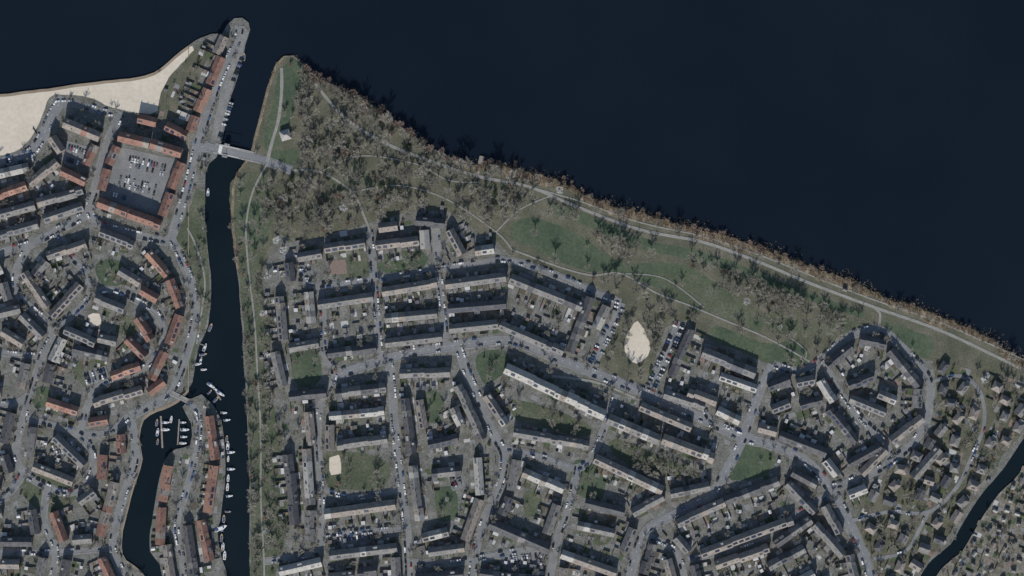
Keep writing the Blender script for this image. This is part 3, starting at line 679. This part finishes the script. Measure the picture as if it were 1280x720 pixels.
for i in range(len(en)-1):
    a=en[i];b=en[i+1];l=math.dist(a,b)
    nx,ny=(b[1]-a[1])/l,-(b[0]-a[0])/l
    wood=a[0]<590
    wid=reedw(a[0]); bay=1.2+1.2*math.sin(a[0]*.21)+1.5*math.sin(a[0]*.067)
    for k in range(int(l*(12 if not wood else 3))):
        t=random.random();o=random.uniform(-wid,1.5)+ (random.random()**2*(4+3*bay) if random.random()<.4 else 0)
        x=a[0]+(b[0]-a[0])*t+nx*o;y=a[1]+(b[1]-a[1])*t+ny*o
        wx,wy=W(x,y);z=-1 if o>0 else 0
        an=random.uniform(0,6.283);hh=random.uniform(1.2,2.3);ln=random.uniform(.3,1.3)
        for _ in range(2):
            an+=random.uniform(.5,2);w2=random.uniform(.08,.2);px,py=-math.sin(an)*w2,math.cos(an)*w2
            RB.face([(wx-px,wy-py,z),(wx+px,wy+py,z),(wx+ln*math.cos(an),wy+ln*math.sin(an),z+hh)],0)
    for k in range(3):
        if random.random()<.5:
            o=random.uniform(0,3);wx,wy=W(a[0]+nx*o+random.uniform(-2,2),a[1]+ny*o);r=random.uniform(.3,.9)
            ring=[(wx+r*random.uniform(.7,1.2)*math.cos(j*1.047),wy+r*random.uniform(.7,1.2)*math.sin(j*1.047)) for j in range(6)]
            top=(wx,wy,-.9+r*.9)
            for j in range(6):
                p=ring[j];q=ring[(j+1)%6];BO.face([(p[0],p[1],-1.3),(q[0],q[1],-1.3),(q[0]*.7+wx*.3,q[1]*.7+wy*.3,-1+r*.7),(p[0]*.7+wx*.3,p[1]*.7+wy*.3,-1+r*.7)]);BO.face([(p[0]*.7+wx*.3,p[1]*.7+wy*.3,-1+r*.7),(q[0]*.7+wx*.3,q[1]*.7+wy*.3,-1+r*.7),top])
    far=(600<a[0]<745 or 1000<a[0]<1070)
    pr=.55 if wood else (.4 if a[0]<1010 else .2)
    for _ in range(2):
        if random.random()<pr:
            o=random.uniform(-6,8 if far else 3.5);put(random.choice(RT),'willow_shrub',a[0]+nx*o,a[1]+ny*o,random.uniform(.5,1.15) if wood else random.uniform(.4,.9),-.6); nt[0]+=1
    if random.random()<(.5 if wood else .4 if a[0]<1000 else .12):
        o=random.uniform(-14,-4);put(random.choice(BT),'bare_tree',a[0]+nx*o,a[1]+ny*o,random.uniform(.5,.9),0); nt[0]+=1
for i in range(len(ew)-1):
    a=ew[i];b=ew[i+1];l=math.dist(a,b)
    for k in range(int(l*(3 if 60<a[1]<340 else 1.2))):
        t=random.random();x=a[0]+(b[0]-a[0])*t+random.uniform(-.8,3.5);y=a[1]+(b[1]-a[1])*t
        wx,wy=W(x,y);an=random.uniform(0,6.283);ln=random.uniform(.3,1)
        px,py=-math.sin(an)*.15,math.cos(an)*.15
        RB.face([(wx-px,wy-py,-.5),(wx+px,wy+py,-.5),(wx+ln*math.cos(an),wy+ln*math.sin(an),1.2)],0)
RB.obj('reed_bed',[M['reed']]); BO.obj('shore_boulders',[M['rock']])
mb=MB();zl0=zc[0]+.003
inn=[(p[0]-.33*reedw(p[0])+random.uniform(-1,1),p[1]+reedw(p[0])*.93+random.uniform(-1,1)) for p in en]
for i in range(len(en)-1):
    a=en[i];b=en[i+1]
    if a[0]<570: continue
    mb.face([(*W(*a),zl0),(*W(*b),zl0),(*W(*inn[i+1]),zl0),(*W(*inn[i]),zl0)])
mb.obj('reed_litter',[M['reedg']])
mb=MB()
for i in range(len(ew)-1):
    a=ew[i];b=ew[i+1]
    if a[1]>345 or a[1]<75: continue
    mb.face([(*W(*a),zl0),(*W(*b),zl0),(*W(b[0]+3.5,b[1]),zl0),(*W(a[0]+3.5,a[1]),zl0)])
mb.obj('bank_edge',[M['reedg']])

# ------------------------------------------------------------ cars
tyre=m1('tyre_rubber',(.02,.02,.02),scale=1)
def car_mesh(name,col,van=False):
    mb=MB();w=.88
    if van: prof=[(-2.4,.35),(-2.4,1.9),(-2.2,2.05),(1.2,2.05),(1.75,1.25),(2.4,1.05),(2.45,.35)]
    else: prof=[(-2.15,.35),(-2.15,.9),(-1.95,1.0),(-1.6,1.42),(.25,1.45),(.95,1.0),(2.0,.85),(2.2,.65),(2.2,.35)]
    def wid(z): return w if z<1.02 else w-.16*(min(z,1.5)-1)/.45
    n=len(prof)
    for i in range(n-1):
        (x0,z0),(x1,z1)=prof[i],prof[i+1]
        glass=(not van and i in(2,4)) or (van and i==3)
        mb.face([(x0,-wid(z0),z0),(x0,wid(z0),z0),(x1,wid(z1),z1),(x1,-wid(z1),z1)],1 if glass else 0)
    for s in(-1,1):
        mb.face([(x,s*wid(z),z) for x,z in prof],0)
        if not van: mb.face([(-1.75,s*(w+.005),1.02),(-1.5,s*(w-.12),1.36),(.2,s*(w-.12),1.38),(.75,s*(w+.005),1.02)],1)
        else: mb.face([(.2,s*(w-.05),1.3),(.2,s*(w-.1),1.8),(1.1,s*(w-.1),1.8),(1.5,s*(w-.05),1.3)],1)
        for cx in(-1.35,1.35):
            pts=[(cx+.32*math.cos(t*.628),s*(w+.02),.33+.32*math.sin(t*.628)) for t in range(10)];mb.face(pts,2)
            ip=[(p[0],s*(w-.2),p[2]) for p in pts]
            for j in range(10): mb.face([pts[j],pts[(j+1)%10],ip[(j+1)%10],ip[j]],2)
        mb.face([(2.21,s*.5,.6),(2.21,s*.8,.6),(2.21,s*.8,.75),(2.21,s*.5,.75)],3)
    me=bpy.data.meshes.new(name);me.from_pydata(mb.v,[],mb.f)
    pm=m1(name+'_paint',col,v=.05,scale=1,rough=.3,spec=.5)
    for a in(pm,ROW_M[5],tyre,ROW_M[6]):me.materials.append(a)
    me.polygons.foreach_set('material_index',mb.m);me.update();return me
CARS=[car_mesh('car_white',(.7,.7,.7)),car_mesh('car_silver',(.42,.43,.44)),car_mesh('car_grey',(.15,.16,.17)),car_mesh('car_black',(.02,.02,.022)),car_mesh('car_blue',(.04,.08,.18)),car_mesh('car_red',(.22,.03,.03)),car_mesh('van_white',(.7,.7,.69),True)]
CW=[2.2,3,3.4,3.6,1.5,.4,.5]
nc=[0]; placed=set()
def car(x,y,ang):
    key=(int(x/2.6),int(y/2.6))
    if key in placed: return
    placed.add(key)
    o=random.choices(range(7),CW)[0];put(CARS[o],'parked_van' if o==6 else 'parked_car',x,y,1,zp+.01,ang+random.choice((0,math.pi))+random.uniform(-.04,.04));nc[0]+=1
for sp,w,t,pk in RS:
    if pk<=0: continue
    perp=pk>.9
    cum=[0]
    for a,b in zip(sp,sp[1:]):cum.append(cum[-1]+math.dist(a,b))
    st=3.5 if perp else 7.4
    for side in(-1,1):
        s=3+random.random()*5
        while s<cum[-1]-4:
            i=max(j for j in range(len(cum)-1) if cum[j]<=s);a=sp[i];b=sp[i+1];l=math.dist(a,b) or 1
            t_=(s-cum[i])/l;x=a[0]+(b[0]-a[0])*t_;y=a[1]+(b[1]-a[1])*t_;dx,dy=(b[0]-a[0])/l,(b[1]-a[1])/l
            run=math.sin(s*.045+side+sp[0][0])>-.2
            if random.random()<(.6 if perp else pk*1.5*(1 if run else .25)):
                off=(w/2+.5+random.uniform(-.4,.4) if perp else w/2-.6)*side; X=x-dy*off;Y=y+dx*off
                an=math.atan2(-dy,dx)+(math.pi/2 if perp else 0)
                if code(X,Y) in (ROAD,FREE,GREEN,GARD): car(X,Y,an)
            s+=st+random.uniform(0,.4)
lots=[((184,208),-.25,50,2),((170,232),-.25,52,2),((152,246),-.25,30,1),((96,188),-.3,24,1),((92,202),-.3,20,1),((24,200),.3,40,2),((530,432),.13,50,1),((282,150),1.25,50,1),((296,90),1.2,40,1),((450,668),.1,60,2),((655,700),.1,50,2),((1000,620),-.7,24,2),((380,340),1.5,26,2),((570,600),-1.2,24,2),((120,470),.3,30,2),((80,560),.2,30,2)]
zl=zc[0]+.004+.03
for (cx,cy),an,Lp,nr in lots:
    wx,wy=W(cx,cy);F=Fr(wx,wy,an);Lm=Lp*S
    zl+=.002
    if nr>=2 and code(cx,cy)!=ROAD:
        mb=MB();hwid=nr*5.2/2+1.5
        mb.face([F.P(-Lm/2,-hwid,zl),F.P(Lm/2,-hwid,zl),F.P(Lm/2,hwid,zl),F.P(-Lm/2,hwid,zl)]);mb.obj('car_park',[M['road']])
    for r in range(nr):
        v=(r-(nr-1)/2)*(5.3 if r%2 else 5.6);u=-Lm/2+1.3
        while u<Lm/2-1:
            if random.random()<.6:
                p=F.P(u,v,0);X,Y=p[0]/S+640,360-p[1]/S
                if code(X,Y)!=BLD: car(X,Y,an+math.pi/2)
            u+=2.6
print('cars',nc[0],'trees',nt[0])

# ------------------------------------------------------------ boats
bm_=[m1('boat_hull_white',(.65,.65,.64),v=.05,scale=1,rough=.3),m1('boat_deck',(.35,.27,.18),scale=1),ROW_M[5],m1('boat_cover_blue',(.06,.1,.2),scale=1),m1('boat_hull_dark',(.05,.06,.09),v=.1,scale=1)]
def boat_mesh(kind):
    mb=MB();L=4.2;hull=4 if kind==2 else 0
    out=[(-L,1.15),(-L*.5,1.35),(0,1.4),(L*.4,1.2),(L*.75,.7),(L,0)]
    ring=[(x,y) for x,y in out]+[(x,-y) for x,y in out[-2::-1]]
    n=len(ring);top=[(x,y,.75+.35*max(0,x/L)**2) for x,y in ring];bot=[(x*.9,y*.7,-.3) for x,y in ring]
    for i in range(n):
        j=(i+1)%n;mb.face([bot[i],bot[j],top[j],top[i]],hull)
    mb.face(top,0 if kind!=1 else 1)
    def cabin(x0,x1,w,z0,z1,mi,tp):
        a=[(x0,-w,z0),(x1,-w*.8,z0),(x1,w*.8,z0),(x0,w,z0)];b=[(x0+.2,-w*.85,z1),(x1-.7,-w*.65,z1),(x1-.7,w*.65,z1),(x0+.2,w*.85,z1)]
        for i in range(4):j=(i+1)%4;mb.face([a[i],a[j],b[j],b[i]],mi)
        mb.face(b,tp)
    if kind==0: cabin(-1.5,2.2,1.0,.8,1.9,2,0);cabin(-3.9,-1.7,1.0,.8,1.3,3,3)
    elif kind==1: cabin(-3.6,1.5,1.0,.8,1.5,3,3)
    else:
        cabin(-1.2,1.8,.9,.8,1.4,2,0);cabin(-3.6,-1.4,.9,.8,1.05,1,1);prism(mb,(.3,0,.8),(.3,0,10),.07,.04,0,5);prism(mb,(.3,0,2),(-3.2,0,1.9),.1,.1,3,5)
    me=bpy.data.meshes.new('boat_mesh');me.from_pydata(mb.v,[],mb.f)
    for a in bm_:me.materials.append(a)
    me.polygons.foreach_set('material_index',mb.m);me.update();return me
BM=[boat_mesh(0),boat_mesh(1),boat_mesh(2)]
def boat(x,y,ang,s=None):
    k=random.choice((0,0,1,2));put(BM[k],('motor_boat','covered_boat','sailing_yacht')[k],x,y,s or random.uniform(.7,1.05),-.9,ang)
for x,y,a in [(305,71,1.5),(254,285,1.5),(263,409,1.2),(256,434,1.2),(251,450,1.3),(254,443,.2),(248,455,.2),(255,462,.1),(264,482,-.6),(270,487,-.6),(276,492,-.6),(262,490,.8),(270,499,.8),(196,528,1.4),(197,540,1.4),(197,552,1.4),(207,528,0),(207,537,0),(229,528,0),(231,537,0),(230,546,0),(229,554,0),(214,524,1.4),(248,420,1.4),(260,240,1.5)]: boat(x,y,a)
y=516
while y<700:
    xs=np.interp(y,[505,525,560,600,640,668,692,720],[268,277,282,282,278,273,277,285])
    if random.random()<.8:
        v=random.random()<.55; boat(xs+(3.2 if v else 7),y,1.5 if v else random.choice((0,.1)))
    y+=random.uniform(8,13)
boat(276,660,.4,1.5)
jm=MB()
for (x0,y0,x1,y1,w) in [(201,520,203,560,1.6),(224,524,222,556,1.2),(264,478,276,500,1.2),(250,430,256,432,1)]:
    a=W(x0,y0);b=W(x1,y1);L=math.dist(a,b);F=Fr(*a,math.atan2(b[1]-a[1],b[0]-a[0]));box(jm,F,0,L,-w/2,w/2,-.45,-.25,0)
    u=0
    while u<L: box(jm,F,u,u+.25,-w/2-.25,-w/2,-3,.4,0);u+=4
jm.obj('mooring_jetty',[M['timber']])
jm=MB();a=W(597,218);b=W(603,195);L=math.dist(a,b);F=Fr(*a,math.atan2(b[1]-a[1],b[0]-a[0]))
box(jm,F,0,L,-1.5,1.5,.1,.3,0);box(jm,F,L*.55,L*.98,-2.4,2.4,.305,.5,0)
for u in np.arange(0,L,3):
    for s in(-1.5,1.35): box(jm,F,u,u+.15,s,s+.15,-3,1.3,0)
for s in(-1.45,1.4): box(jm,F,0,L,s,s+.06,1.301,1.37,0)
jm.obj('wooden_pier',[M['timber']])
def bridge(x0,y0,x1,y1,w):
    mb=MB();a=W(x0,y0);b=W(x1,y1);L=math.dist(a,b);F=Fr(*a,math.atan2(b[1]-a[1],b[0]-a[0]));hw=w/2
    box(mb,F,0,L,-hw,hw,-.2,.55,0);box(mb,F,0,L,-hw*.55,hw*.55,.552,.6,1)
    for s in(-1,1):
        v=s*(hw-.15);box(mb,F,0,L,v-.06,v+.06,1.45,1.55,2)
        for u in np.arange(0,L,2): box(mb,F,u,u+.1,v-.04,v+.04,.55,1.45,2)
    for k in(.25,.75): box(mb,F,L*k-.5,L*k+.5,-hw*.9,hw*.9,-3,-.2,0)
    return mb,F,L
mb,F,L=bridge(268,185,320,197,9.5)
box(mb,F,L*.22,L*.34,3.2,6.5,-2,4.2,0); box(mb,F,L*.22,L*.34,-6.5,-4.9,-2,2.2,0)
for v in(-4,4): prism(mb,F.P(L*.3,v,.5),F.P(L*.3,v,7.5),.25,.2,2,6); prism(mb,F.P(L*.15,v,7.2),F.P(L*.6,v,7.6),.22,.18,2,6)
box(mb,F,L*.12,L*.2,-3.6,3.6,6.9,7.6,2)
mb.obj('drawbridge',[M['quay'],M['asph'],ROW_M[6]])
mb,F,L=bridge(214,491,238,503,4.5);mb.obj('footbridge',[M['quay'],M['path'],ROW_M[6]])

# ------------------------------------------------------------ light, sky, camera
EL=math.radians(31);AZ=8
w=bpy.data.worlds.new("World");scene.world=w;w.use_nodes=True
nt_=w.node_tree;bg=nt_.nodes['Background'];sky=nt_.nodes.new('ShaderNodeTexSky');sky.sky_type='NISHITA';sky.sun_disc=False
sky.sun_elevation=EL;sky.sun_rotation=math.radians(180+AZ);sky.dust_density=0.6
nt_.links.new(sky.outputs[0],bg.inputs[0]);bg.inputs[1].default_value=0.115
sl=bpy.data.lights.new('sun','SUN');sl.energy=4.6;sl.angle=math.radians(.5);sl.color=(1,.965,.92)
so=bpy.data.objects.new('sun',sl);scene.collection.objects.link(so);so.rotation_euler=(math.pi/2-EL,0,-math.radians(AZ))
cd=bpy.data.cameras.new('camera');co=bpy.data.objects.new('camera',cd);scene.collection.objects.link(co)
co.location=(0,0,3000);cd.lens=36*3000/960;cd.sensor_width=36;cd.clip_end=30000;cd.clip_start=10
scene.camera=co
